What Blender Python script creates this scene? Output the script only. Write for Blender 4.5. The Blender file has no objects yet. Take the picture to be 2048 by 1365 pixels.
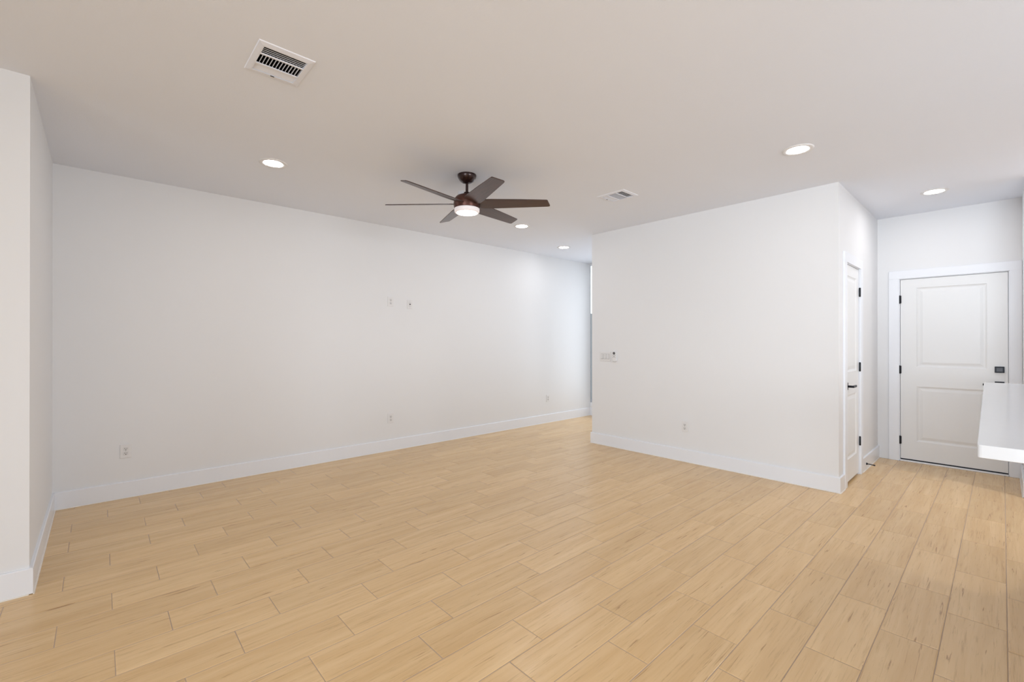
import bpy, bmesh, math, random
from mathutils import Vector, Matrix

# ------------------------------------------------------------------ camera, world, light, exposure
C = bpy.context.scene.collection
SC = bpy.context.scene
SC.view_settings.view_transform = 'Standard'
SC.view_settings.look = 'None'
SC.view_settings.gamma = 1.0
SC.view_settings.use_curve_mapping = False
SC.view_settings.exposure = 1.29

H = 2.74                                  # ceiling height
XL, YC, XN, YB, XR = -5.0635, -0.2685, -3.4795, 4.7957, -0.9746
YD, XF, XB, YE = 6.6198, 0.1319, -3.6626, 6.5658
XE, YS, YK = 4.0, -4.8, 5.82              # far kitchen wall, wall behind the camera, kitchen wall

cam_d = bpy.data.cameras.new('camera')
cam = bpy.data.objects.new('camera', cam_d)
C.objects.link(cam)
cam_d.sensor_width = 36.0
cam_d.lens = 900.566 / 2048 * 36.0
cam_d.clip_start = 0.05
cam_d.shift_y = (682.139 - 682.5) / 2048
cam.location = (0, 0, 1.3327)
cam.rotation_mode = 'XYZ'
cam.rotation_euler = (math.radians(90 + 0.10), 0, math.radians(47.4477))
SC.camera = cam

world = bpy.data.worlds.new('world')
SC.world = world
world.use_nodes = True
world.node_tree.nodes['Background'].inputs[0].default_value = (0.86, 0.93, 1.0, 1)
world.node_tree.nodes['Background'].inputs[1].default_value = 0.62

def area(name, loc, rot, sx, sy, power, col):
    l = bpy.data.lights.new(name, 'AREA')
    l.shape = 'RECTANGLE'; l.size = sx; l.size_y = sy; l.energy = power; l.color = col
    o = bpy.data.objects.new(name, l); C.objects.link(o)
    o.location = loc; o.rotation_euler = rot
    return o, l

R90 = math.pi / 2
# daylight from added, unseen glazed doors and kitchen window, and from the hall window
_, L0 = area('unseen_daylight_back', (1.8, YS + 0.03, 1.25), (R90, 0, 0), 3.7, 2.2, 64, (0.825, 0.912, 1.0))
L0.spread = math.radians(108)
_, L1 = area('unseen_daylight_kitchen', (XE - 0.03, 2.2, 1.60), (R90, 0, R90), 2.2, 1.4, 12, (0.88, 0.925, 0.985))
L1.spread = math.radians(84)
area('daylight_hall', (-4.32, YE - 0.03, 1.4), (-R90, 0, 0), 0.85, 2.2, 4.2, (0.86, 0.93, 1.0))

LAMP_E = 26.0                             # recessed lamps
FAN_E = 5.0

# ------------------------------------------------------------------ materials
def nodes(m):
    m.use_nodes = True
    nt = m.node_tree
    return nt, nt.nodes, nt.links, nt.nodes['Principled BSDF']

def mat(name, col, rough=0.5, metal=0.0, bump=0.0, bscale=200.0, spec=0.5, coat=0.0, var=0.0, vscale=3.0):
    m = bpy.data.materials.new(name)
    nt, N, L, P = nodes(m)
    P.inputs['Base Color'].default_value = (*col, 1)
    P.inputs['Roughness'].default_value = rough
    P.inputs['Metallic'].default_value = metal
    P.inputs['Specular IOR Level'].default_value = spec
    P.inputs['Coat Weight'].default_value = coat
    tc = N.new('ShaderNodeTexCoord')
    if bump > 0:
        n = N.new('ShaderNodeTexNoise'); n.inputs['Scale'].default_value = bscale; n.inputs['Detail'].default_value = 3
        b = N.new('ShaderNodeBump'); b.inputs['Strength'].default_value = bump; b.inputs['Distance'].default_value = 0.002
        L.new(tc.outputs['Object'], n.inputs['Vector']); L.new(n.outputs['Fac'], b.inputs['Height']); L.new(b.outputs['Normal'], P.inputs['Normal'])
    if var > 0:
        n2 = N.new('ShaderNodeTexNoise'); n2.inputs['Scale'].default_value = vscale
        mx = N.new('ShaderNodeMixRGB'); mx.inputs[1].default_value = (*[c * (1 - var) for c in col], 1); mx.inputs[2].default_value = (*[min(1, c * (1 + var)) for c in col], 1)
        L.new(tc.outputs['Object'], n2.inputs['Vector']); L.new(n2.outputs['Fac'], mx.inputs[0]); L.new(mx.outputs[0], P.inputs['Base Color'])
    return m

def emis(name, col, s):
    m = bpy.data.materials.new(name)
    nt, N, L, P = nodes(m)
    P.inputs['Base Color'].default_value = (0.9, 0.9, 0.9, 1)
    P.inputs['Emission Color'].default_value = (*col, 1)
    P.inputs['Emission Strength'].default_value = s
    return m

M_WALL = mat('wall_paint', (0.85, 0.848, 0.855), 0.6, bump=0.06, bscale=160, spec=0.3, var=0.008, vscale=1.5)
M_CEIL = mat('ceiling_paint', (0.88, 0.91, 0.98), 0.75, bump=0.2, bscale=120, spec=0.2, var=0.01, vscale=1.5)
M_TRIM = mat('trim_paint', (0.89, 0.905, 0.945), 0.32, bump=0.03, bscale=60, var=0.005)
M_DOOR = mat('door_paint', (0.86, 0.86, 0.86), 0.35, bump=0.04, bscale=90, var=0.005)
M_CAULK = mat('caulk', (0.86, 0.80, 0.72), 0.5, bump=0.1, bscale=50)
M_BLACK = mat('black_metal', (0.012, 0.013, 0.018), 0.35, metal=0.6, bump=0.03)
M_BLACKP = mat('black_plastic', (0.02, 0.02, 0.03), 0.3, bump=0.02)
M_PLATE = mat('white_plastic', (0.83, 0.82, 0.82), 0.35, bump=0.01)
M_PLATE2 = mat('white_plastic_insert', (0.76, 0.75, 0.745), 0.3, bump=0.01)
M_SLOT = mat('dark_slot', (0.035, 0.03, 0.03), 0.6, bump=0.05)
M_VENT = mat('white_enamel', (0.86, 0.88, 0.95), 0.4, bump=0.02)
M_CAVITY = mat('dark_cavity', (0.01, 0.01, 0.012), 0.8, bump=0.1)  # duct lining; also puts the shade behind the doors into colour
M_BRONZE = mat('oil_bronze', (0.030, 0.011, 0.009), 0.32, metal=0.5, coat=0.3, var=0.15, vscale=12)
M_BRONZE2 = mat('brushed_bronze', (0.11, 0.045, 0.033), 0.33, metal=0.7, coat=0.2, var=0.2, vscale=9)
M_GREY = mat('grey_plastic', (0.50, 0.49, 0.50), 0.5, bump=0.02)
M_QUARTZ = mat('white_quartz', (0.68, 0.685, 0.70), 0.12, var=0.015, vscale=20)
M_CAB = mat('cabinet_paint', (0.78, 0.79, 0.80), 0.4, bump=0.02)
M_LENS = emis('lamp_lens', (0.98, 0.97, 0.98), LAMP_E)
M_LENS2 = emis('entry_lamp_lens', (0.98, 0.97, 0.98), LAMP_E * 1.5)
M_LENS3 = emis('unseen_lamp_lens', (0.98, 0.97, 0.98), LAMP_E * 6.5)  # unseen kitchen lamp, boosted to light the entry
M_FANLENS = emis('fan_lens', (1.0, 0.98, 0.98), FAN_E)
M_FROST = emis('frosted_ring', (1.0, 0.90, 0.90), 0.12)
M_FROST.node_tree.nodes['Principled BSDF'].inputs['Base Color'].default_value = (0.75, 0.70, 0.70, 1)
M_CONC = mat('concrete', (0.33, 0.33, 0.34), 0.9, bump=0.3, bscale=30, var=0.1)
M_FENCE = mat('grey_render', (0.36, 0.375, 0.38), 0.9, bump=0.2, bscale=40, var=0.06)
M_ALU = mat('dark_frame', (0.08, 0.08, 0.085), 0.4, bump=0.02)
M_DGREY = mat('grey_buttons_gap_shade', (0.16, 0.155, 0.16), 0.5, bump=0.02)  # remote button colour; also paints the shade round the switch rockers

M_GLASS = bpy.data.materials.new('window_glass')
nt, N, L, P = nodes(M_GLASS)
P.inputs['Base Color'].default_value = (1, 1, 1, 1); P.inputs['Roughness'].default_value = 0.0
P.inputs['Transmission Weight'].default_value = 1.0; P.inputs['IOR'].default_value = 1.01

# blade wood
M_BLADE = bpy.data.materials.new('walnut_blade')
nt, N, L, P = nodes(M_BLADE)
P.inputs['Roughness'].default_value = 0.36; P.inputs['Coat Weight'].default_value = 0.35; P.inputs['Coat Roughness'].default_value = 0.3
tc = N.new('ShaderNodeTexCoord'); mp = N.new('ShaderNodeMapping'); mp.inputs['Scale'].default_value = (3, 60, 20)
nz = N.new('ShaderNodeTexNoise'); nz.inputs['Scale'].default_value = 2.0; nz.inputs['Detail'].default_value = 5
cr = N.new('ShaderNodeValToRGB')
cr.color_ramp.elements[0].position = 0.3; cr.color_ramp.elements[0].color = (0.026, 0.010, 0.008, 1)
cr.color_ramp.elements[1].position = 0.75; cr.color_ramp.elements[1].color = (0.080, 0.033, 0.024, 1)
L.new(tc.outputs['Object'], mp.inputs[0]); L.new(mp.outputs[0], nz.inputs['Vector']); L.new(nz.outputs['Fac'], cr.inputs[0]); L.new(cr.outputs[0], P.inputs['Base Color'])

# wood-look porcelain planks
M_FLOOR = bpy.data.materials.new('wood_look_tile')
nt, N, L, P = nodes(M_FLOOR)
def nd(t, **k):
    n = N.new(t)
    for a, b in k.items(): setattr(n, a, b)
    return n
tc = nd('ShaderNodeTexCoord')
at = nd('ShaderNodeAttribute', attribute_name='tile_rand')
off = nd('ShaderNodeVectorMath', operation='MULTIPLY'); off.inputs[1].default_value = (37.0, 53.0, 11.0)
add = nd('ShaderNodeVectorMath', operation='ADD')
L.new(at.outputs['Color'], off.inputs[0]); L.new(tc.outputs['Object'], add.inputs[0]); L.new(off.outputs[0], add.inputs[1])
def grain(sx, sy, detail, dist, p0, p1, c0, c1, rough=0.6):
    mp = nd('ShaderNodeMapping'); mp.inputs['Scale'].default_value = (sx, sy, 1)
    n = nd('ShaderNodeTexNoise'); n.inputs['Scale'].default_value = 1.0; n.inputs['Detail'].default_value = detail
    n.inputs['Distortion'].default_value = dist; n.inputs['Roughness'].default_value = rough
    r = nd('ShaderNodeValToRGB'); r.color_ramp.elements[0].position = p0; r.color_ramp.elements[1].position = p1
    r.color_ramp.elements[0].color = (*c0, 1); r.color_ramp.elements[1].color = (*c1, 1)
    L.new(add.outputs[0], mp.inputs[0]); L.new(mp.outputs[0], n.inputs['Vector']); L.new(n.outputs['Fac'], r.inputs[0])
    return n, r
BASE_A, BASE_B = (0.725, 0.475, 0.225), (0.83, 0.58, 0.305)
_, g1 = grain(16, 1.0, 3, 0.6, 0.32, 0.72, BASE_A, BASE_B)                 # broad figure
n2, g2 = grain(110, 4.0, 4, 0.5, 0.30, 0.46, (0.80, 0.76, 0.72), (1, 1, 1), 0.7)   # fine streaks
n3, g3 = grain(85, 3.2, 5, 1.2, 0.30, 0.37, (0.60, 0.52, 0.44), (1, 1, 1), 0.6)    # darker pores
m1 = nd('ShaderNodeMixRGB', blend_type='MULTIPLY'); m1.inputs[0].default_value = 0.9
L.new(g1.outputs[0], m1.inputs[1]); L.new(g2.outputs[0], m1.inputs[2])
m2 = nd('ShaderNodeMixRGB', blend_type='MULTIPLY'); m2.inputs[0].default_value = 1.0
L.new(m1.outputs[0], m2.inputs[1]); L.new(g3.outputs[0], m2.inputs[2])
sep = nd('ShaderNodeSeparateColor'); L.new(at.outputs['Color'], sep.inputs[0])
tr = nd('ShaderNodeValToRGB'); tr.color_ramp.elements[0].color = (0.94, 0.93, 0.92, 1); tr.color_ramp.elements[1].color = (1.04, 1.04, 1.05, 1)
L.new(sep.outputs[0], tr.inputs[0])
m3 = nd('ShaderNodeMixRGB', blend_type='MULTIPLY'); m3.inputs[0].default_value = 1.0
L.new(m2.outputs[0], m3.inputs[1]); L.new(tr.outputs[0], m3.inputs[2]); L.new(m3.outputs[0], P.inputs['Base Color'])
bp = nd('ShaderNodeBump'); bp.inputs['Strength'].default_value = 0.25; bp.inputs['Distance'].default_value = 0.001
L.new(n2.outputs['Fac'], bp.inputs['Height']); L.new(bp.outputs['Normal'], P.inputs['Normal'])
P.inputs['Roughness'].default_value = 0.25
P.inputs['Specular IOR Level'].default_value = 0.5
M_GROUT = mat('grout', (0.46, 0.34, 0.25), 0.85, bump=0.1, bscale=300)

# ------------------------------------------------------------------ mesh helpers
def box(bm, x0, x1, y0, y1, z0, z1, mi=0):
    vs = [bm.verts.new((x, y, z)) for x in (x0, x1) for y in (y0, y1) for z in (z0, z1)]
    for f in ((0, 1, 3, 2), (4, 6, 7, 5), (0, 4, 5, 1), (2, 3, 7, 6), (0, 2, 6, 4), (1, 5, 7, 3)):
        fc = bm.faces.new([vs[i] for i in f]); fc.material_index = mi
    return vs

def lathe(bm, prof, seg=48, cx=0, cy=0, capb=True, capt=True):
    rings = []
    for r, z in prof:
        rings.append([bm.verts.new((cx + r * math.cos(2 * math.pi * k / seg), cy + r * math.sin(2 * math.pi * k / seg), z)) for k in range(seg)])
    for a, b in zip(rings, rings[1:]):
        for k in range(seg):
            bm.faces.new((a[k], a[(k + 1) % seg], b[(k + 1) % seg], b[k]))
    if capb: bm.faces.new(rings[0][::-1])
    if capt: bm.faces.new(rings[-1])

def tube(bm, pts, r, seg=12):
    pts = [Vector(p) for p in pts]; rings = []
    for i, p in enumerate(pts):
        d = (pts[min(i + 1, len(pts) - 1)] - pts[max(i - 1, 0)]).normalized()
        up = Vector((0, 0, 1)) if abs(d.z) < 0.9 else Vector((1, 0, 0))
        a = d.cross(up).normalized(); b = d.cross(a)
        rr = r[i] if isinstance(r, (list, tuple)) else r
        rings.append([bm.verts.new(p + a * rr * math.cos(2 * math.pi * k / seg) + b * rr * math.sin(2 * math.pi * k / seg)) for k in range(seg)])
    for a, b in zip(rings, rings[1:]):
        for k in range(seg):
            bm.faces.new((a[k], a[(k + 1) % seg], b[(k + 1) % seg], b[k]))
    bm.faces.new(rings[0][::-1]); bm.faces.new(rings[-1])

def obj(name, bm, ms, parent=None, bevel=0.0, smooth=False, segs=2, loc=None, rot=None):
    bmesh.ops.recalc_face_normals(bm, faces=bm.faces)
    me = bpy.data.meshes.new(name); bm.to_mesh(me); bm.free()
    for m in (ms if isinstance(ms, (list, tuple)) else [ms]): me.materials.append(m)
    o = bpy.data.objects.new(name, me); C.objects.link(o)
    if parent: o.parent = parent
    if loc: o.location = loc
    if rot: o.rotation_euler = rot
    if smooth:
        for p in me.polygons: p.use_smooth = True
        try: me.set_sharp_from_angle(angle=math.radians(40))
        except Exception: pass
    if bevel > 0:
        b = o.modifiers.new('bevel', 'BEVEL'); b.width = bevel; b.segments = segs; b.limit_method = 'ANGLE'; b.angle_limit = math.radians(40)
    return o

def boxes(name, bl, ms, parent=None, bevel=0.0, **k):
    bm = bmesh.new()
    for b in bl: box(bm, *b)
    return obj(name, bm, ms, parent, bevel, **k)

def struct(o, label=None):
    o['kind'] = 'structure'
    if label: o['label'] = label
    return o

def thing(name, label, cat, loc=(0, 0, 0), rz=0.0, group=None):
    o = bpy.data.objects.new(name, None); C.objects.link(o)
    o.empty_display_size = 0.1
    o.location = loc; o.rotation_euler = (0, 0, rz)
    o['label'] = label; o['category'] = cat
    if group: o['group'] = group
    return o

def rig(name, loc, rz=0.0, label=None):
    o = bpy.data.objects.new(name, None); C.objects.link(o)
    o.location = loc; o.rotation_euler = (0, 0, rz); o['kind'] = 'structure'
    if label: o['label'] = label
    return o

# ------------------------------------------------------------------ floor: porcelain planks 200 x 605 mm in thirds
rnd = random.Random(4)
bm = bmesh.new()
col = bm.loops.layers.float_color.new('tile_rand')
X0, PX, PYL = -1.391, 0.2006, 0.605
OFF = [0.052, 0.463, 0.254]
GAP = 0.0012
def plank(x0, x1, y0, y1, c):
    x0 = max(x0, XL); x1 = min(x1, XE); y0 = max(y0, YS); y1 = min(y1, YD)
    if x1 - x0 < 0.02 or y1 - y0 < 0.02: return
    tl = rnd.uniform(-0.00035, 0.00035); tl2 = rnd.uniform(-0.00035, 0.00035)
    cx, cy = (x0 + x1) / 2, (y0 + y1) / 2
    rings = []
    for ins, z in ((GAP, -0.0016), (GAP + 0.0015, -0.0006), (GAP + 0.006, 0.0)):
        r = []
        for x, y in ((x0 + ins, y0 + ins), (x1 - ins, y0 + ins), (x1 - ins, y1 - ins), (x0 + ins, y1 - ins)):
            r.append(bm.verts.new((x, y, z - 0.0004 + tl * (x - cx) / 0.1 * 0.6 + tl2 * (y - cy) / 0.3)))
        rings.append(r)
    fs = [bm.faces.new(rings[-1])]
    for a, b in zip(rings, rings[1:]):
        for k in range(4): fs.append(bm.faces.new((a[k], a[(k + 1) % 4], b[(k + 1) % 4], b[k])))
    for f in fs:
        for l in f.loops: l[col] = (*c, 1)
for i in range(-19, 28):
    xa = X0 + i * PX
    k = i % 3
    if xa < -4.25: k = (i - 1) % 3
    o = OFF[k]
    j0 = math.floor((YS - o) / PYL)
    for j in range(j0, j0 + 20):
        plank(xa, xa + PX, o + j * PYL, o + (j + 1) * PYL, (rnd.random(), rnd.random(), rnd.random()))
vs = [bm.verts.new(p) for p in ((XL - .1, YS - .1, -0.0018), (XE + .1, YS - .1, -0.0018), (XE + .1, YD + .1, -0.0018), (XL - .1, YD + .1, -0.0018))]
f = bm.faces.new(vs); f.material_index = 1
vs = [bm.verts.new((v.co.x, v.co.y, -0.12)) for v in vs]
f = bm.faces.new(vs[::-1]); f.material_index = 1
me = bpy.data.meshes.new('floor'); bm.to_mesh(me); bm.free()
me.materials.append(M_FLOOR); me.materials.append(M_GROUT)
fl = bpy.data.objects.new('floor', me); C.objects.link(fl); struct(fl, 'pale oak wood-look plank tile floor')

# ------------------------------------------------------------------ ceiling and walls
T = 0.12
VENTS = [(-2.480, 0.675), (-2.510, 3.686)]
VX, VY = 0.128, 0.105                                     # half size of a register's hole
def ceiling():
    xs = sorted({XL - T, XE + T} | {c[0] + s * VX for c in VENTS for s in (-1, 1)})
    ys = sorted({YS - T, YD + T} | {c[1] + s * VY for c in VENTS for s in (-1, 1)})
    bl = []
    for a, b in zip(xs, xs[1:]):
        for c, d in zip(ys, ys[1:]):
            mx, my = (a + b) / 2, (c + d) / 2
            if any(abs(mx - v[0]) < VX and abs(my - v[1]) < VY for v in VENTS): continue
            bl.append((a, b, c, d, H, H + 0.15))
    struct(boxes('ceiling', bl, M_CEIL), 'flat off-white ceiling')
ceiling()

def wall(name, bl, label=None, m=M_WALL):
    return struct(boxes(name, bl, m), label)
wall('wall_left', [(XL - T, XL, YC - T, YE + 0.012, 0, H)], 'long bare white wall')
wall('wall_alcove', [(XL, XN, YC - T, YC, 0, H)], 'short white return wall at left')
wall('wall_near', [(XN - T, XN, YS, YC - T, 0, H)], 'white wall at left edge')
# wall block that holds the closet
wall('wall_front', [(XB, XR, YB, YB + T, 0, H)], 'white wall with switches facing the room')
wall('wall_hall', [(XB, XB + T, YB + T, YE, 0, H)])
CD0, CD1, CDT = 5.046, 5.630, 2.056        # closet door opening
wall('wall_closet', [(XR - T, XR, YB + T, CD0 - 0.02, 0, H), (XR - T, XR, CD1 + 0.02, YD, 0, H), (XR - T, XR, CD0 - 0.02, CD1 + 0.02, CDT + 0.02, H)])
ED0, ED1, EDT = -0.777, 0.041, 2.028       # entry door opening
wall('wall_entry', [(XB + T, ED0 - 0.02, YD, YD + T, 0, H), (ED1 + 0.02, XE + T, YD, YD + T, 0, H), (ED0 - 0.02, ED1 + 0.02, YD, YD + T, EDT + 0.02, H)])
wall('wall_foyer', [(XF, XF + T, YK, YD, 0, H)], None, mat('smooth_wall_paint', (0.845, 0.85, 0.865), 0.6, spec=0.3))
wall('wall_kitchen', [(XF + T, XE, YK, YK + T, 0, H)])
# kitchen side wall with an added unseen window, wall behind the camera with added unseen glazed doors, hall end wall
def holed_wall_x(name, x0, x1, ya, yb, h):
    (h0, h1, z0, z1) = h
    wall(name, [(x0, x1, ya, h0, 0, H), (x0, x1, h1, yb, 0, H), (x0, x1, h0, h1, 0, z0), (x0, x1, h0, h1, z1, H)])
def holed_wall_y(name, y0, y1, xa, xb, h):
    (h0, h1, z0, z1) = h
    bl = [(xa, h0, y0, y1, 0, H), (h1, xb, y0, y1, 0, H), (h0, h1, y0, y1, z1, H)]
    if z0 > 0: bl.append((h0, h1, y0, y1, 0, z0))
    wall(name, bl)
holed_wall_x('wall_right', XE, XE + T, YS, YK, (1.00, 3.40, 0.85, 2.35))
holed_wall_y('wall_back', YS - T, YS, XN - T, XE + T, (-0.1, 3.7, 0.0, 2.4))
HW0, HW1, HZ0, HZ1 = XL + 0.002, -3.85, 0.17, 2.728
holed_wall_y('wall_end', YE, YE + 0.022, XL, XB + T, (HW0, HW1, HZ0, HZ1))

def window(name, loc, rz, w, h, nx=1, m=M_TRIM, label=None, dark_sill=False):
    """local: x along the wall, y into the wall, z up from the sill"""
    r = rig(name, loc, rz, label)
    f = 0.035
    e = 0.004 if dark_sill else f * 0.3                     # the hall sidelight has a slim stile against the wall
    ya, yb = (0.003, 0.018) if dark_sill else (0.03, 0.09)
    z0 = 0.03 if dark_sill else 0.0
    boxes('window_frame', [(0, e, ya, yb, z0, h), (w - f, w, ya, yb, z0, h), (e, w - f, ya, yb, h - f * .4, h), (e, w - f, ya, yb, z0, z0 + f)], m, r, 0.001)
    if dark_sill: boxes('window_sill', [(0, w, ya, 0.035, 0, 0.03)], M_TRIM, r, 0.002)
    for i in range(1, nx):
        x = i * w / nx
        boxes('mullion', [(x - 0.02, x + 0.02, ya, yb, f, h - f)], m, r, 0.002)
    ym = (ya + yb) / 2
    boxes('glass', [(e, w - f, ym - 0.003, ym + 0.003, z0 + f, h - f * .4)], M_GLASS, r)
    return r
window('window_1', (HW0, YE, HZ0), 0, HW1 - HW0, HZ1 - HZ0, 1, M_ALU if False else M_TRIM, 'tall narrow sidelight at the end of the hall', True)
window('unseen_window_2', (XE, 3.40, 0.85), -R90, 2.4, 1.5, 2)  # unseen kitchen window, added to light the room
window('unseen_window_3', (3.7, YS, 0), math.pi, 3.8, 2.4, 3)  # unseen glazed doors behind the camera, added to light the room
# outside
g = struct(boxes('ground', [(-14, 12, -14, 16, -0.25, -0.14)], M_CONC), 'grey paved ground outside')
struct(boxes('wall_outside', [(-12, 4, 9.3, 9.45, -0.14, 2.05)], M_FENCE), 'grey garden wall outside the hall window')

# ------------------------------------------------------------------ baseboards
BH, BT = 0.138, 0.015
def baseboard(name, x0, y0, x1, y1, nx, ny, e0=0, e1=0):
    """runs from (x0,y0) to (x1,y1); (nx,ny) points into the room"""
    r = rig(name, ((x0 + x1) / 2, (y0 + y1) / 2, 0))
    cx, cy = (x0 + x1) / 2, (y0 + y1) / 2
    d = Vector((x1 - x0, y1 - y0, 0)); ln = d.length; d.normalize(); n = Vector((nx, ny, 0))
    def prism(prof, ex):
        bm = bmesh.new()
        a = -ln / 2 - e0 * ex; b = ln / 2 + e1 * ex
        r0 = [bm.verts.new(d * a + n * p + Vector((0, 0, z))) for p, z in prof]
        r1 = [bm.verts.new(d * b + n * p + Vector((0, 0, z))) for p, z in prof]
        k = len(prof)
        for i in range(k): bm.faces.new((r0[i], r0[(i + 1) % k], r1[(i + 1) % k], r1[i]))
        bm.faces.new(r0[::-1]); bm.faces.new(r1)
        return bm
    obj('board', prism([(0, 0.003), (BT, 0.003), (BT, BH - 0.004), (BT - 0.004, BH), (0, BH)], BT), M_TRIM, r)
    obj('caulk_line', prism([(BT, 0), (BT + 0.006, 0), (BT + 0.004, 0.004), (BT, 0.006)], BT + 0.006), M_CAULK, r)
    return r
baseboard('baseboard_left', XL, YC + BT, XL, YE, 1, 0)
baseboard('baseboard_alcove', XL, YC, XN, YC, 0, 1, 0, 1)
baseboard('baseboard_near', XN, YS, XN, YC, 1, 0, 0, 0)
baseboard('baseboard_front', XB, YB, XR, YB, 0, -1, 1, 1)
baseboard('baseboard_corner', XR, YB, XR, CD0 - 0.095, 1, 0, 0, 0)
baseboard('baseboard_closet', XR, CD1 + 0.095, XR, YD, 1, 0)
baseboard('baseboard_hall', XB, YB, XB, YE, -1, 0)
baseboard('baseboard_end', XL + BT, YE, XB - BT, YE, 0, -1)
baseboard('baseboard_foyer', XF, YK, XF, YD - 0.016, -1, 0, 1, 0)
baseboard('baseboard_kitchen', XF, YK, XE, YK, 0, -1, 0, 0)
baseboard('baseboard_right', XE, YS, XE, YK - BT, -1, 0)

# ------------------------------------------------------------------ doors (local: x along the wall, -y towards the viewer, z up)
def door_slab(w, h, panels, t=0.035):
    bm = bmesh.new()
    xs = sorted({0, w} | {p[0] for p in panels} | {p[1] for p in panels})
    zs = sorted({0, h} | {p[2] for p in panels} | {p[3] for p in panels})
    V = {}
    def v(x, y, z):
        k = (round(x, 5), round(y, 5), round(z, 5))
        if k not in V: V[k] = bm.verts.new((x, y, z))
        return V[k]
    for a, b in zip(xs, xs[1:]):
        for c, d in zip(zs, zs[1:]):
            p = [q for q in panels if q[0] <= a + 1e-6 and q[1] >= b - 1e-6 and q[2] <= c + 1e-6 and q[3] >= d - 1e-6]
            if not p:
                bm.faces.new((v(a, 0, c), v(b, 0, c), v(b, 0, d), v(a, 0, d)))
    for (a, b, c, d) in panels:
        prev = None
        for ins, y in ((0, 0), (0.004, 0.004), (0.016, 0.009), (0.024, 0.009), (0.050, 0.003), (0.052, 0.003)):
            r = [v(a + ins, y, c + ins), v(b - ins, y, c + ins), v(b - ins, y, d - ins), v(a + ins, y, d - ins)]
            if prev:
                for k in range(4): bm.faces.new((prev[k], prev[(k + 1) % 4], r[(k + 1) % 4], r[k]))
            prev = r
        bm.faces.new(prev)
    # sides and back
    X = [x for x in xs]; Z = [z for z in zs]
    for a, b in zip(X, X[1:]):
        bm.faces.new((v(a, 0, 0), v(a, t, 0), v(b, t, 0), v(b, 0, 0)))
        bm.faces.new((v(a, 0, h), v(b, 0, h), v(b, t, h), v(a, t, h)))
    for c, d in zip(Z, Z[1:]):
        bm.faces.new((v(0, 0, c), v(0, 0, d), v(0, t, d), v(0, t, c)))
        bm.faces.new((v(w, 0, c), v(w, t, c), v(w, t, d), v(w, 0, d)))
    for a, b in zip(X, X[1:]):
        for c, d in zip(Z, Z[1:]):
            bm.faces.new((v(a, t, c), v(a, t, d), v(b, t, d), v(b, t, c)))
    return bm

def hinge(x, z, parent, side):
    bm = bmesh.new()
    lathe(bm, [(0.0, -0.047), (0.005, -0.045), (0.0075, -0.042), (0.0075, 0.042), (0.005, 0.045), (0.0, 0.047)], 12, capb=False, capt=False)
    box(bm, -0.002 if side > 0 else -0.012, 0.012 if side > 0 else 0.002, 0.001, 0.004, -0.042, 0.042)
    o = obj('hinge', bm, M_BLACK, parent, smooth=True, loc=(x, -0.0065, z)); o['label'] = 'black butt hinge'
    return o

def lever(x, z, parent, d, ln=0.115):
    r = bpy.data.objects.new('handle', None); C.objects.link(r); r.parent = parent; r.location = (x, 0, z)
    r['label'] = 'black lever handle on a square plate'
    boxes('rosette', [(-0.033, 0.033, -0.008, 0.0, -0.033, 0.033)], M_BLACK, r, 0.002)
    bm = bmesh.new()
    tube(bm, [(0, -0.008, 0), (0, -0.045, 0)], 0.0105, 16)
    xa, xb = (-0.012, ln) if d > 0 else (-ln, 0.012)
    box(bm, xa, xb, -0.058, -0.044, -0.010, 0.010)
    obj('lever', bm, M_BLACK, r, 0.0015)
    return r

def door(name, loc, rz, w, h, hinge_right, hz, label, gap_bottom=0.016, casing_l=0.09, casing_r=0.09, face=0.004, panels_x=None, handle_x=None, handle_z=0.915):
    """opening w x h; loc is the lower left corner of the opening on the wall face"""
    r = rig(name, loc, rz, label)
    g = 0.0035
    sw, sh = w - 2 * g, h - gap_bottom - g
    if panels_x is None: panels_x = (0.125, sw - 0.125)
    pa, pb = panels_x
    bm = door_slab(sw, sh, [(pa, pb, 0.205, 0.81), (pa, pb, 1.025, sh - 0.10)])
    obj('door_panel', bm, M_DOOR, r, loc=(g, face, gap_bottom))
    # jambs and stop
    boxes('door_jamb', [(-0.02, 0, 0.0, T, 0, h + 0.02), (w, w + 0.02, 0.0, T, 0, h + 0.02), (0, w, 0.0, T, h, h + 0.02),
                        (0, 0.012, face + 0.037, T, 0, h), (w - 0.012, w, face + 0.037, T, 0, h), (0.012, w - 0.012, face + 0.037, T, h - 0.012, h)], M_TRIM, r)
    # near-black board standing in for the unlit space behind the door
    boxes('gap_shade_board', [(-0.02, w + 0.02, T, T + 0.01, 0, h + 0.02)], M_CAVITY, r)
    # casing: two legs and a head, each its own piece
    ct = 0.017; rv = 0.006
    boxes('casing', [(-rv - casing_l, -rv, -ct, 0, 0, h + rv)], M_TRIM, r, 0.0015)
    boxes('casing', [(w + rv, w + rv + casing_r, -ct, 0, 0, h + rv)], M_TRIM, r, 0.0015)
    boxes('casing', [(-rv - casing_l, w + rv + casing_r, -ct, 0, h + rv, h + rv + 0.09)], M_TRIM, r, 0.0015)
    for z in hz: hinge(w if hinge_right else 0.0, z, r, -1 if hinge_right else 1)
    return r

# closet door: wall faces +x -> rz = +90 deg; local x runs along +y
dc = door('door_1', (XR, CD0, 0), R90, CD1 - CD0, CDT, True, (0.336, 1.079, 1.828), 'narrow white closet door with black hinges and lever', gap_bottom=0.022, casing_l=0.088, panels_x=(0.10, 0.475))
hl = lever(0.066, 0.917, dc, 1)
hl.location.y = 0.004
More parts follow.
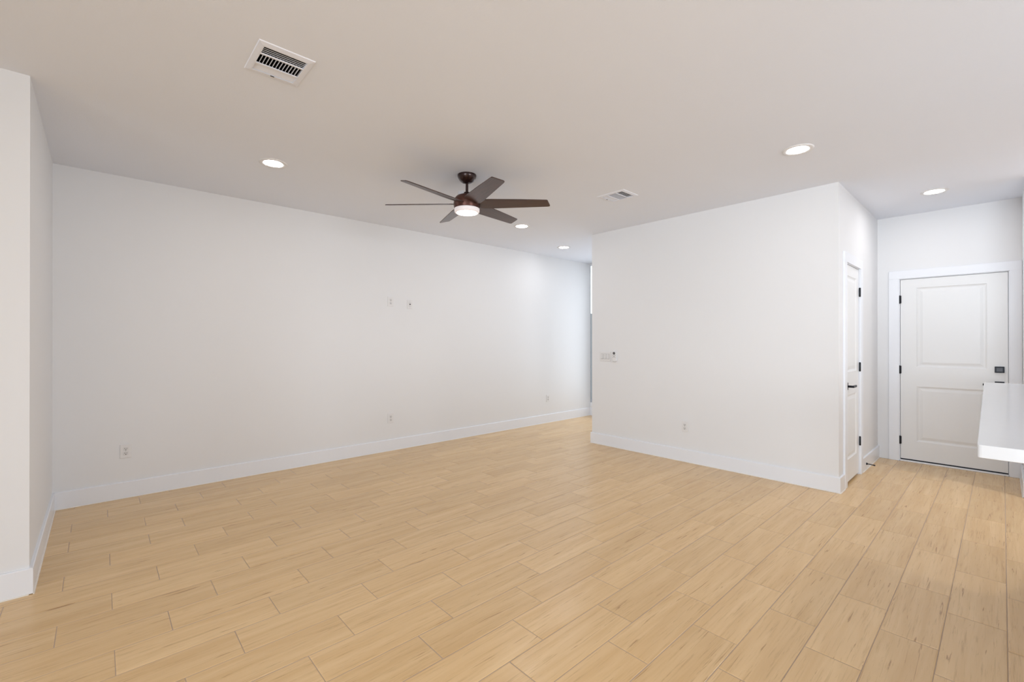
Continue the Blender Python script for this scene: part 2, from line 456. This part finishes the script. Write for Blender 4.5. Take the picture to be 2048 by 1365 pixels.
# entry door
de = door('door_2', (ED0, YD, 0), 0, ED1 - ED0, EDT, False, (0.234, 1.02, 1.804), 'white two-panel entry door with black deadbolt', gap_bottom=0.03, casing_r=0.083, panels_x=(0.135, 0.668))
hl = lever(0.757, 0.900, de, -1); hl.location.y = 0.004
bm = bmesh.new(); box(bm, -0.033, 0.033, -0.016, 0.004, -0.031, 0.031)
db = obj('deadbolt', bm, M_BLACK, de, 0.003, loc=(0.757, 0, 1.052)); db['label'] = 'square black deadbolt'
boxes('deadbolt_face', [(-0.022, 0.022, -0.018, -0.016, -0.020, 0.020)], M_BLACKP, db, 0.001)
boxes('door_sweep', [(0.004, ED1 - ED0 - 0.004, 0.002, 0.04, 0.019, 0.030)], M_BLACK, de)
boxes('threshold', [(0, ED1 - ED0, -0.012, T, 0.0, 0.017)], M_TRIM, de, 0.003)

# ------------------------------------------------------------------ ceiling fan
FX, FY = -3.057, 2.290
fan = thing('ceiling_fan', 'dark bronze ceiling fan with six walnut blades and a lit round lens', 'ceiling fan', (FX, FY, H))
bm = bmesh.new()
lathe(bm, [(0.078, 0.0), (0.079, -0.008), (0.077, -0.020), (0.070, -0.036), (0.058, -0.052), (0.042, -0.064), (0.028, -0.070), (0.0135, -0.072)], 48, capt=False)
obj('canopy', bm, M_BRONZE, fan, smooth=True)
bm = bmesh.new(); lathe(bm, [(0.0115, -0.071), (0.0115, -0.165)], 24); obj('downrod', bm, M_BRONZE, fan, smooth=True)
bm = bmesh.new()
lathe(bm, [(0.0125, -0.142), (0.026, -0.148), (0.036, -0.158), (0.042, -0.178)], 36); obj('rod_collar', bm, M_BRONZE, fan, smooth=True)
bm = bmesh.new()
lathe(bm, [(0.030, -0.166), (0.062, -0.172), (0.086, -0.182), (0.101, -0.198), (0.109, -0.218), (0.112, -0.238), (0.1115, -0.262), (0.108, -0.279), (0.1075, -0.284), (0.104, -0.285), (0.104, -0.288)], 64)
obj('motor_housing', bm, M_BRONZE2, fan, smooth=True)
# receiver box beside the rod
a = math.radians(47.4477)
Rv = Vector((math.cos(a), math.sin(a), 0)); Fv = Vector((-math.sin(a), math.cos(a), 0))
bm = bmesh.new(); box(bm, -0.026, 0.026, -0.014, 0.014, 0, 0.036)
p = Rv * -0.046 + Fv * -0.015
obj('receiver_box', bm, M_GREY, fan, 0.004, loc=(p.x, p.y, -0.176), rot=(0, 0, a))['label'] = 'light grey receiver box'
bm = bmesh.new()
lathe(bm, [(0.106, -0.287), (0.1065, -0.292), (0.1055, -0.308), (0.1025, -0.3165), (0.0965, -0.3205), (0.0890, -0.3210)], 64, capt=False)
obj('light_ring', bm, M_FROST, fan, smooth=True)['label'] = 'frosted white ring'
bm = bmesh.new()
lathe(bm, [(0.0890, -0.3206), (0.088, -0.3212), (0.07, -0.3222), (0.035, -0.3232), (0.004, -0.3235)], 40)
obj('lens', bm, M_FANLENS, fan, smooth=True)['label'] = 'glowing white round lens'
def blade(name='blade'):
    bm = bmesh.new()
    pts = [(0.085, -0.050), (0.13, -0.068), (0.20, -0.071), (0.40, -0.064), (0.60, -0.054), (0.648, -0.051), (0.656, -0.046), (0.6585, -0.038),
           (0.675, 0.030), (0.675, 0.040), (0.668, 0.047), (0.655, 0.050), (0.40, 0.062), (0.20, 0.071), (0.13, 0.068), (0.085, 0.050)]
    pts = [(x * 1.035, y) for x, y in pts]
    t = 0.0035
    top = [bm.verts.new((x, y, t)) for x, y in pts]; bot = [bm.verts.new((x, y, -t)) for x, y in pts]
    bm.faces.new(top); bm.faces.new(bot[::-1])
    k = len(pts)
    for i in range(k): bm.faces.new((top[i], bot[i], bot[(i + 1) % k], top[(i + 1) % k]))
    return bm
b0 = None
TILT = Matrix.Rotation(math.radians(1.0), 3, Fv) @ Matrix.Rotation(math.radians(1.0), 3, Rv)   # the rotor hangs a little off plumb
for i in range(6):
    th = a + math.radians(-5.5 + 60 * i)
    if b0 is None:
        b0 = obj('blade', blade(), M_BLADE, fan, 0.0012); o = b0
    else:
        o = b0.copy(); C.objects.link(o); o.parent = fan
    o.location = (0, 0, -0.245)
    o.rotation_mode = 'XYZ'
    o.rotation_euler = (TILT @ Matrix.Rotation(th, 3, 'Z') @ Matrix.Rotation(math.radians(-14.5), 3, 'X')).to_euler()

# ------------------------------------------------------------------ recessed lamps
def downlight(x, y, label, lm=None):
    t = thing('recessed_light', label, 'ceiling light', (x, y, H), 0, 'round recessed ceiling lights')
    bm = bmesh.new()
    lathe(bm, [(0.101, 0.0), (0.100, -0.003), (0.096, -0.0060), (0.088, -0.0068), (0.076, -0.0062), (0.0695, -0.0045), (0.0675, -0.0025)], 56, capt=False, capb=False)
    obj('trim_ring', bm, M_PLATE, t, smooth=True)
    bm = bmesh.new()
    lathe(bm, [(0.0675, -0.0030), (0.045, -0.0031), (0.004, -0.0032)], 36)
    obj('lens', bm, lm or M_LENS, t, smooth=True)
    return t
downlight(-3.884, 1.012, 'lit round ceiling light left of the fan, nearest the long wall')
downlight(-1.012, 3.770, 'lit round ceiling light in front of the switch wall, right of the fan')
downlight(-0.430, 5.762, 'lit round ceiling light over the entry by the two-panel door', M_LENS2)
downlight(-3.954, 3.793, 'lit round ceiling light just beyond the fan')
downlight(-4.419, 5.107, 'farthest lit round ceiling light, in the hall beside the wall corner')
downlight(-1.30, 1.13, 'lit round ceiling light above the camera at the top edge')
for q, (x, y) in enumerate(((1.6, 1.2), (0.90, 5.48), (1.6, -1.4), (-1.4, -1.8))):  # lamps out of view, added to light the room
    downlight(x, y, ('added unseen ceiling light over the near end of the kitchen', 'unseen ceiling light over the far end of the kitchen, placed to light the entry', 'added unseen ceiling light behind the kitchen', 'added unseen ceiling light by the glazed doors')[q], (M_LENS, M_LENS3, M_LENS, M_LENS)[q])

# ------------------------------------------------------------------ ceiling registers
def register(x, y, label):
    """three-way register: curved louvres in two end banks, upright bars in the middle bank; centred, faces down"""
    t = thing('ceiling_vent', label, 'vent', (x, y, H), 0, 'white ceiling registers')
    ox, oy = 0.150, 0.128
    ix, iy = 0.116, 0.098
    bm = bmesh.new()                                   # flange with sloped rim
    prev = None
    for hx, hy, z in ((ox, oy, 0.0), (ox - 0.003, oy - 0.003, -0.004), (ix + 0.008, iy + 0.008, -0.008), (ix, iy, -0.008), (ix, iy, 0.006)):
        r = [bm.verts.new((sx * hx, sy * hy, z)) for sx, sy in ((-1, -1), (1, -1), (1, 1), (-1, 1))]
        if prev:
            for k in range(4): bm.faces.new((prev[k], prev[(k + 1) % 4], r[(k + 1) % 4], r[k]))
        prev = r
    obj('flange', bm, M_VENT, t)
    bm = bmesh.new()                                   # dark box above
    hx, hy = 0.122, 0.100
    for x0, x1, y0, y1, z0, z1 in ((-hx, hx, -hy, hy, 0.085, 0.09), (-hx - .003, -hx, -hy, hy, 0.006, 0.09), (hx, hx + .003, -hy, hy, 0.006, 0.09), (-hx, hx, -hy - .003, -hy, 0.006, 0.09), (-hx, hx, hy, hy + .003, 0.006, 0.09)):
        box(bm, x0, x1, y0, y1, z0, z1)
    obj('duct_box', bm, M_CAVITY, t)
    def louver(xc, ang):
        bm = bmesh.new(); w = 0.0075; th = 0.0006
        c, s = math.cos(ang), math.sin(ang)
        q = []
        for u, v in ((-w, -th), (w, -th), (w, th), (-w, th)):
            q.append((xc + u * c - v * s, -0.001 + u * s + v * c))
        a_ = [bm.verts.new((px, -iy, pz)) for px, pz in q]; b_ = [bm.verts.new((px, iy, pz)) for px, pz in q]
        for k in range(4): bm.faces.new((a_[k], a_[(k + 1) % 4], b_[(k + 1) % 4], b_[k]))
        bm.faces.new(a_[::-1]); bm.faces.new(b_)
        return obj('louver', bm, M_VENT, t)
    # bank nearest +x (dark openings seen), bank nearest -x (blade faces seen)
    for i in range(4): louver(0.1045 - i * 0.0150, math.radians(-24))
    for i in range(4): louver(-0.1045 + i * 0.0150, math.radians(36))
    boxes('divider', [(0.042, 0.053, -iy, iy, -0.008, -0.004)], M_VENT, t)
    boxes('divider', [(-0.053, -0.042, -iy, iy, -0.008, -0.004)], M_VENT, t)
    for i in range(12):
        yc = -iy + (i + 1) * 2 * iy / 13
        bm = bmesh.new(); w = 0.006; an = math.radians(78); th = 0.0011
        q = [(yc + u * math.cos(an) - v * math.sin(an), u * math.sin(an) + v * math.cos(an)) for u, v in ((-w, -th), (w, -th), (w, th), (-w, th))]
        a_ = [bm.verts.new((-0.042, py, pz)) for py, pz in q]; b_ = [bm.verts.new((0.042, py, pz)) for py, pz in q]
        for k in range(4): bm.faces.new((a_[k], a_[(k + 1) % 4], b_[(k + 1) % 4], b_[k]))
        bm.faces.new(a_[::-1]); bm.faces.new(b_)
        obj('bar', bm, M_VENT, t)
    boxes('damper_lever', [(-0.122, -0.118, -0.012, 0.006, -0.011, -0.006)], M_SLOT, t)
    return t
register(VENTS[0][0], VENTS[0][1], 'white ceiling register at upper left with wide dark slots')
register(VENTS[1][0], VENTS[1][1], 'smaller-looking white ceiling register right of the fan, before the switch wall')

# ------------------------------------------------------------------ wall plates (local: x along the wall, -y outward, z up; origin at plate centre)
def plate_mesh(w, h, t=0.0065):
    bm = bmesh.new(); box(bm, -w / 2, w / 2, -t, 0, -h / 2, h / 2); return bm
def outlet(loc, rz, label, group):
    t = thing('wall_outlet', label, 'outlet', loc, rz, group)
    obj('cover_plate', plate_mesh(0.076, 0.117), M_PLATE, t, 0.0025)
    for s in (-1, 1):
        bm = bmesh.new()
        z0 = s * 0.0195
        box(bm, -0.0165, 0.0165, -0.0085, -0.004, z0 - 0.0145, z0 + 0.0145)
        o = obj('receptacle', bm, M_PLATE2, t, 0.003)
        boxes('slots', [(-0.0078, -0.0052, -0.0089, -0.0084, z0 - 0.0015, z0 + 0.0085), (0.0050, 0.0074, -0.0089, -0.0084, z0 - 0.0005, z0 + 0.0075), (-0.0032, 0.0032, -0.0089, -0.0084, z0 - 0.0105, z0 - 0.0050)], M_SLOT, o)
    bm = bmesh.new(); lathe(bm, [(0.003, 0), (0.0025, 0.0012), (0.0008, 0.0014)], 10)
    obj('screw', bm, M_GREY, t, loc=(0, -0.006, 0), rot=(R90, 0, 0))
    return t
LW = 'white duplex outlets on the long wall'
outlet((XL, 0.172, 0.398), R90, 'white duplex outlet low on the long wall, nearest the left corner', LW)
outlet((XL, 2.632, 0.396), R90, 'white duplex outlet low on the long wall, below the two high plates', LW)
outlet((XL, 5.449, 0.401), R90, 'small distant white outlet low on the long wall toward the hall', LW)
outlet((XL, 2.630, 1.822), R90, 'white duplex outlet high on the long wall, left of the cable plate', LW)
outlet((-2.384, YB, 0.390), 0, 'white duplex outlet low on the wall with the light switches', None)

t = thing('cable_plate', 'white cable plate with a dark centre jack, high on the long wall', 'wall plate', (XL, 2.894, 1.803), R90)
obj('cover_plate', plate_mesh(0.072, 0.110), M_PLATE, t, 0.0025)
boxes('insert', [(-0.0165, 0.0165, -0.0078, -0.005, -0.033, 0.033)], M_PLATE2, t, 0.001)
bm = bmesh.new(); lathe(bm, [(0.0075, 0), (0.0075, 0.003), (0.0048, 0.0035), (0.0048, 0.011), (0.001, 0.011)], 16)
obj('coaxial_jack', bm, M_SLOT, t, loc=(0, -0.0075, 0), rot=(R90, 0, 0), smooth=True)['label'] = 'dark threaded jack'
for z in (-0.045, 0.045):
    bm = bmesh.new(); lathe(bm, [(0.003, 0), (0.0022, 0.0012), (0.0008, 0.0013)], 10)
    obj('screw', bm, M_GREY, t, loc=(0, -0.006, z), rot=(R90, 0, 0))

t = thing('light_switch', 'white triple rocker switch plate beside the fan remote', 'light switch', (-3.450, YB, 1.1435), 0)
obj('cover_plate', plate_mesh(0.166, 0.118, 0.008), M_PLATE, t, 0.0025)
for i in (-1, 0, 1):
    bm = bmesh.new()
    xc = i * 0.046
    boxes('opening', [(xc - 0.0180, xc + 0.0185, -0.0083, -0.006, -0.0360, 0.0350)], M_DGREY, t)  # dark grey paints the shade round each rocker, wider right and below
    vs = []
    for zz, yy in ((-0.034, -0.0092), (-0.030, -0.0135), (0.0, -0.0105), (0.030, -0.0094), (0.034, -0.0086)):
        vs.append([bm.verts.new((xc - 0.0165, yy, zz)), bm.verts.new((xc + 0.0165, yy, zz)), bm.verts.new((xc + 0.0165, -0.004, zz)), bm.verts.new((xc - 0.0165, -0.004, zz))])
    for p_, q_ in zip(vs, vs[1:]):
        for k in range(4): bm.faces.new((p_[k], p_[(k + 1) % 4], q_[(k + 1) % 4], q_[k]))
    bm.faces.new(vs[0][::-1]); bm.faces.new(vs[-1])
    obj('rocker', bm, M_PLATE2, t)

# fan remote in its wall cradle
def rounded(w, h, r, n=8):
    p = []
    for cx, cz, a0 in ((w / 2 - r, h / 2 - r, 0), (-w / 2 + r, h / 2 - r, 90), (-w / 2 + r, -h / 2 + r, 180), (w / 2 - r, -h / 2 + r, 270)):
        for k in range(n + 1):
            a_ = math.radians(a0 + 90 * k / n); p.append((cx + r * math.cos(a_), cz + r * math.sin(a_)))
    return p
def slab(bm, prof, y0, y1):
    A = [bm.verts.new((x, y0, z)) for x, z in prof]; B = [bm.verts.new((x, y1, z)) for x, z in prof]
    bm.faces.new(A); bm.faces.new(B[::-1])
    for k in range(len(A)): bm.faces.new((A[k], B[k], B[(k + 1) % len(A)], A[(k + 1) % len(A)]))
t = thing('remote_cradle', 'white wall cradle holding the fan remote, right of the switch plate', 'remote holder', (-3.303, YB, 1.141), 0)
bm = bmesh.new(); slab(bm, rounded(0.060, 0.132, 0.020), -0.005, 0.0); obj('back_plate', bm, M_PLATE, t, 0.001)
bm = bmesh.new(); slab(bm, [(-0.033, -0.012), (-0.033, -0.048), (-0.024, -0.064), (0.0, -0.071), (0.024, -0.064), (0.033, -0.048), (0.033, -0.012), (0.0285, -0.012), (0.0285, -0.047), (0.020, -0.060), (0.0, -0.066), (-0.020, -0.060), (-0.0285, -0.047), (-0.0285, -0.012)], -0.022, -0.005)
obj('pocket', bm, M_PLATE, t, 0.001)
t = thing('fan_remote', 'slim white fan remote with a round dark grey button in its cradle', 'remote control', (-3.303, YB - 0.0055, 1.1445), 0)
bm = bmesh.new(); slab(bm, rounded(0.054, 0.126, 0.018), -0.018, 0.0); obj('body', bm, M_PLATE, t, 0.002)
bm = bmesh.new(); lathe(bm, [(0.0165, 0), (0.0160, 0.0015), (0.0150, 0.0020), (0.001, 0.0020)], 28)
o = obj('power_button', bm, M_DGREY, t, loc=(0, -0.018, 0.041), rot=(R90, 0, 0), smooth=True); o['label'] = 'round dark grey button'
bm = bmesh.new(); lathe(bm, [(0.0165, 0), (0.0165, 0.0023), (0.0105, 0.0025), (0.0100, 0.0018)], 28, capb=False, capt=False)
obj('button_ring', bm, M_SLOT, o, smooth=True)
bm = bmesh.new()
for x in (-0.015, 0.015):
    for z in (0.0155, -0.0075):
        box(bm, x - 0.006, x + 0.006, -0.0192, -0.0178, z - 0.002, z + 0.002)
box(bm, -0.0055, 0.0055, -0.0194, -0.0178, 0.002, 0.0095)
box(bm, -0.0035, 0.0035, -0.0192, -0.0178, -0.0095, -0.0055)
obj('buttons', bm, M_DGREY, t)

# ------------------------------------------------------------------ spring door stop on the baseboard
t = thing('door_stop', 'black spring door stop on the baseboard beside the closet door', 'door stop', (XR + BT, 5.885, 0.062), 0)
bm = bmesh.new(); tube(bm, [(0, 0, 0), (0.004, 0, 0), (0.012, 0, 0)], [0.012, 0.012, 0.007], 16); obj('mounting_cup', bm, M_BLACK, t, smooth=True)
bm = bmesh.new()
tube(bm, [(0.010 + 0.050 * k / 144, 0.0045 * math.cos(k * math.pi / 6), 0.0045 * math.sin(k * math.pi / 6) - 0.004 * (k / 144) ** 2) for k in range(145)], 0.0016, 6)
obj('spring', bm, M_BLACK, t, smooth=True)
bm = bmesh.new(); tube(bm, [(0.059, 0, -0.004), (0.061, 0, -0.004), (0.072, 0, -0.005), (0.074, 0, -0.005)], [0.005, 0.0075, 0.0075, 0.005], 16); obj('rubber_tip', bm, M_BLACKP, t, smooth=True)

# ------------------------------------------------------------------ kitchen island with an overhanging white top
t = thing('kitchen_island', 'white stone bar top of the kitchen island jutting in at the right edge', 'kitchen island', (0.9, 2.9, 0), 0)
def island_top():
    bm = bmesh.new()
    pts = [(-0.044, 1.652), (1.30, 1.63), (1.30, 4.22), (-0.081, 4.215)]
    slabpts = []
    for i, p in enumerate(pts):
        a_ = Vector(pts[i - 1]); b_ = Vector(p); c_ = Vector(pts[(i + 1) % 4]); r = 0.008
        d1 = (a_ - b_).normalized(); d2 = (c_ - b_).normalized()
        for k in range(5):
            s = k / 4
            slabpts.append(b_ + d1 * r * (1 - s) ** 2 + d2 * r * s ** 2)
    A = [bm.verts.new((p.x - 0.9, p.y - 2.9, 1.07)) for p in slabpts]; B = [bm.verts.new((p.x - 0.9, p.y - 2.9, 1.037)) for p in slabpts]
    bm.faces.new(A); bm.faces.new(B[::-1])
    for k in range(len(A)): bm.faces.new((A[k], B[k], B[(k + 1) % len(A)], A[(k + 1) % len(A)]))
    return bm
obj('countertop', island_top(), M_QUARTZ, t, 0.0015)
boxes('base_cabinet', [(-0.60, 0.34, -1.20, 1.26, 0.10, 1.037)], M_CAB, t, 0.002)
boxes('toe_kick', [(-0.54, 0.28, -1.14, 1.20, 0.0, 0.10)], M_CAB, t)
for i in range(4):
    y0 = -1.19 + i * 0.6125
    o = boxes('side_panel', [(-0.615, -0.60, y0, y0 + 0.60, 0.12, 0.19), (-0.615, -0.60, y0, y0 + 0.60, 0.95, 1.02), (-0.615, -0.60, y0, y0 + 0.07, 0.19, 0.95), (-0.615, -0.60, y0 + 0.53, y0 + 0.60, 0.19, 0.95), (-0.606, -0.60, y0 + 0.07, y0 + 0.53, 0.19, 0.95)], M_CAB, t, 0.001)
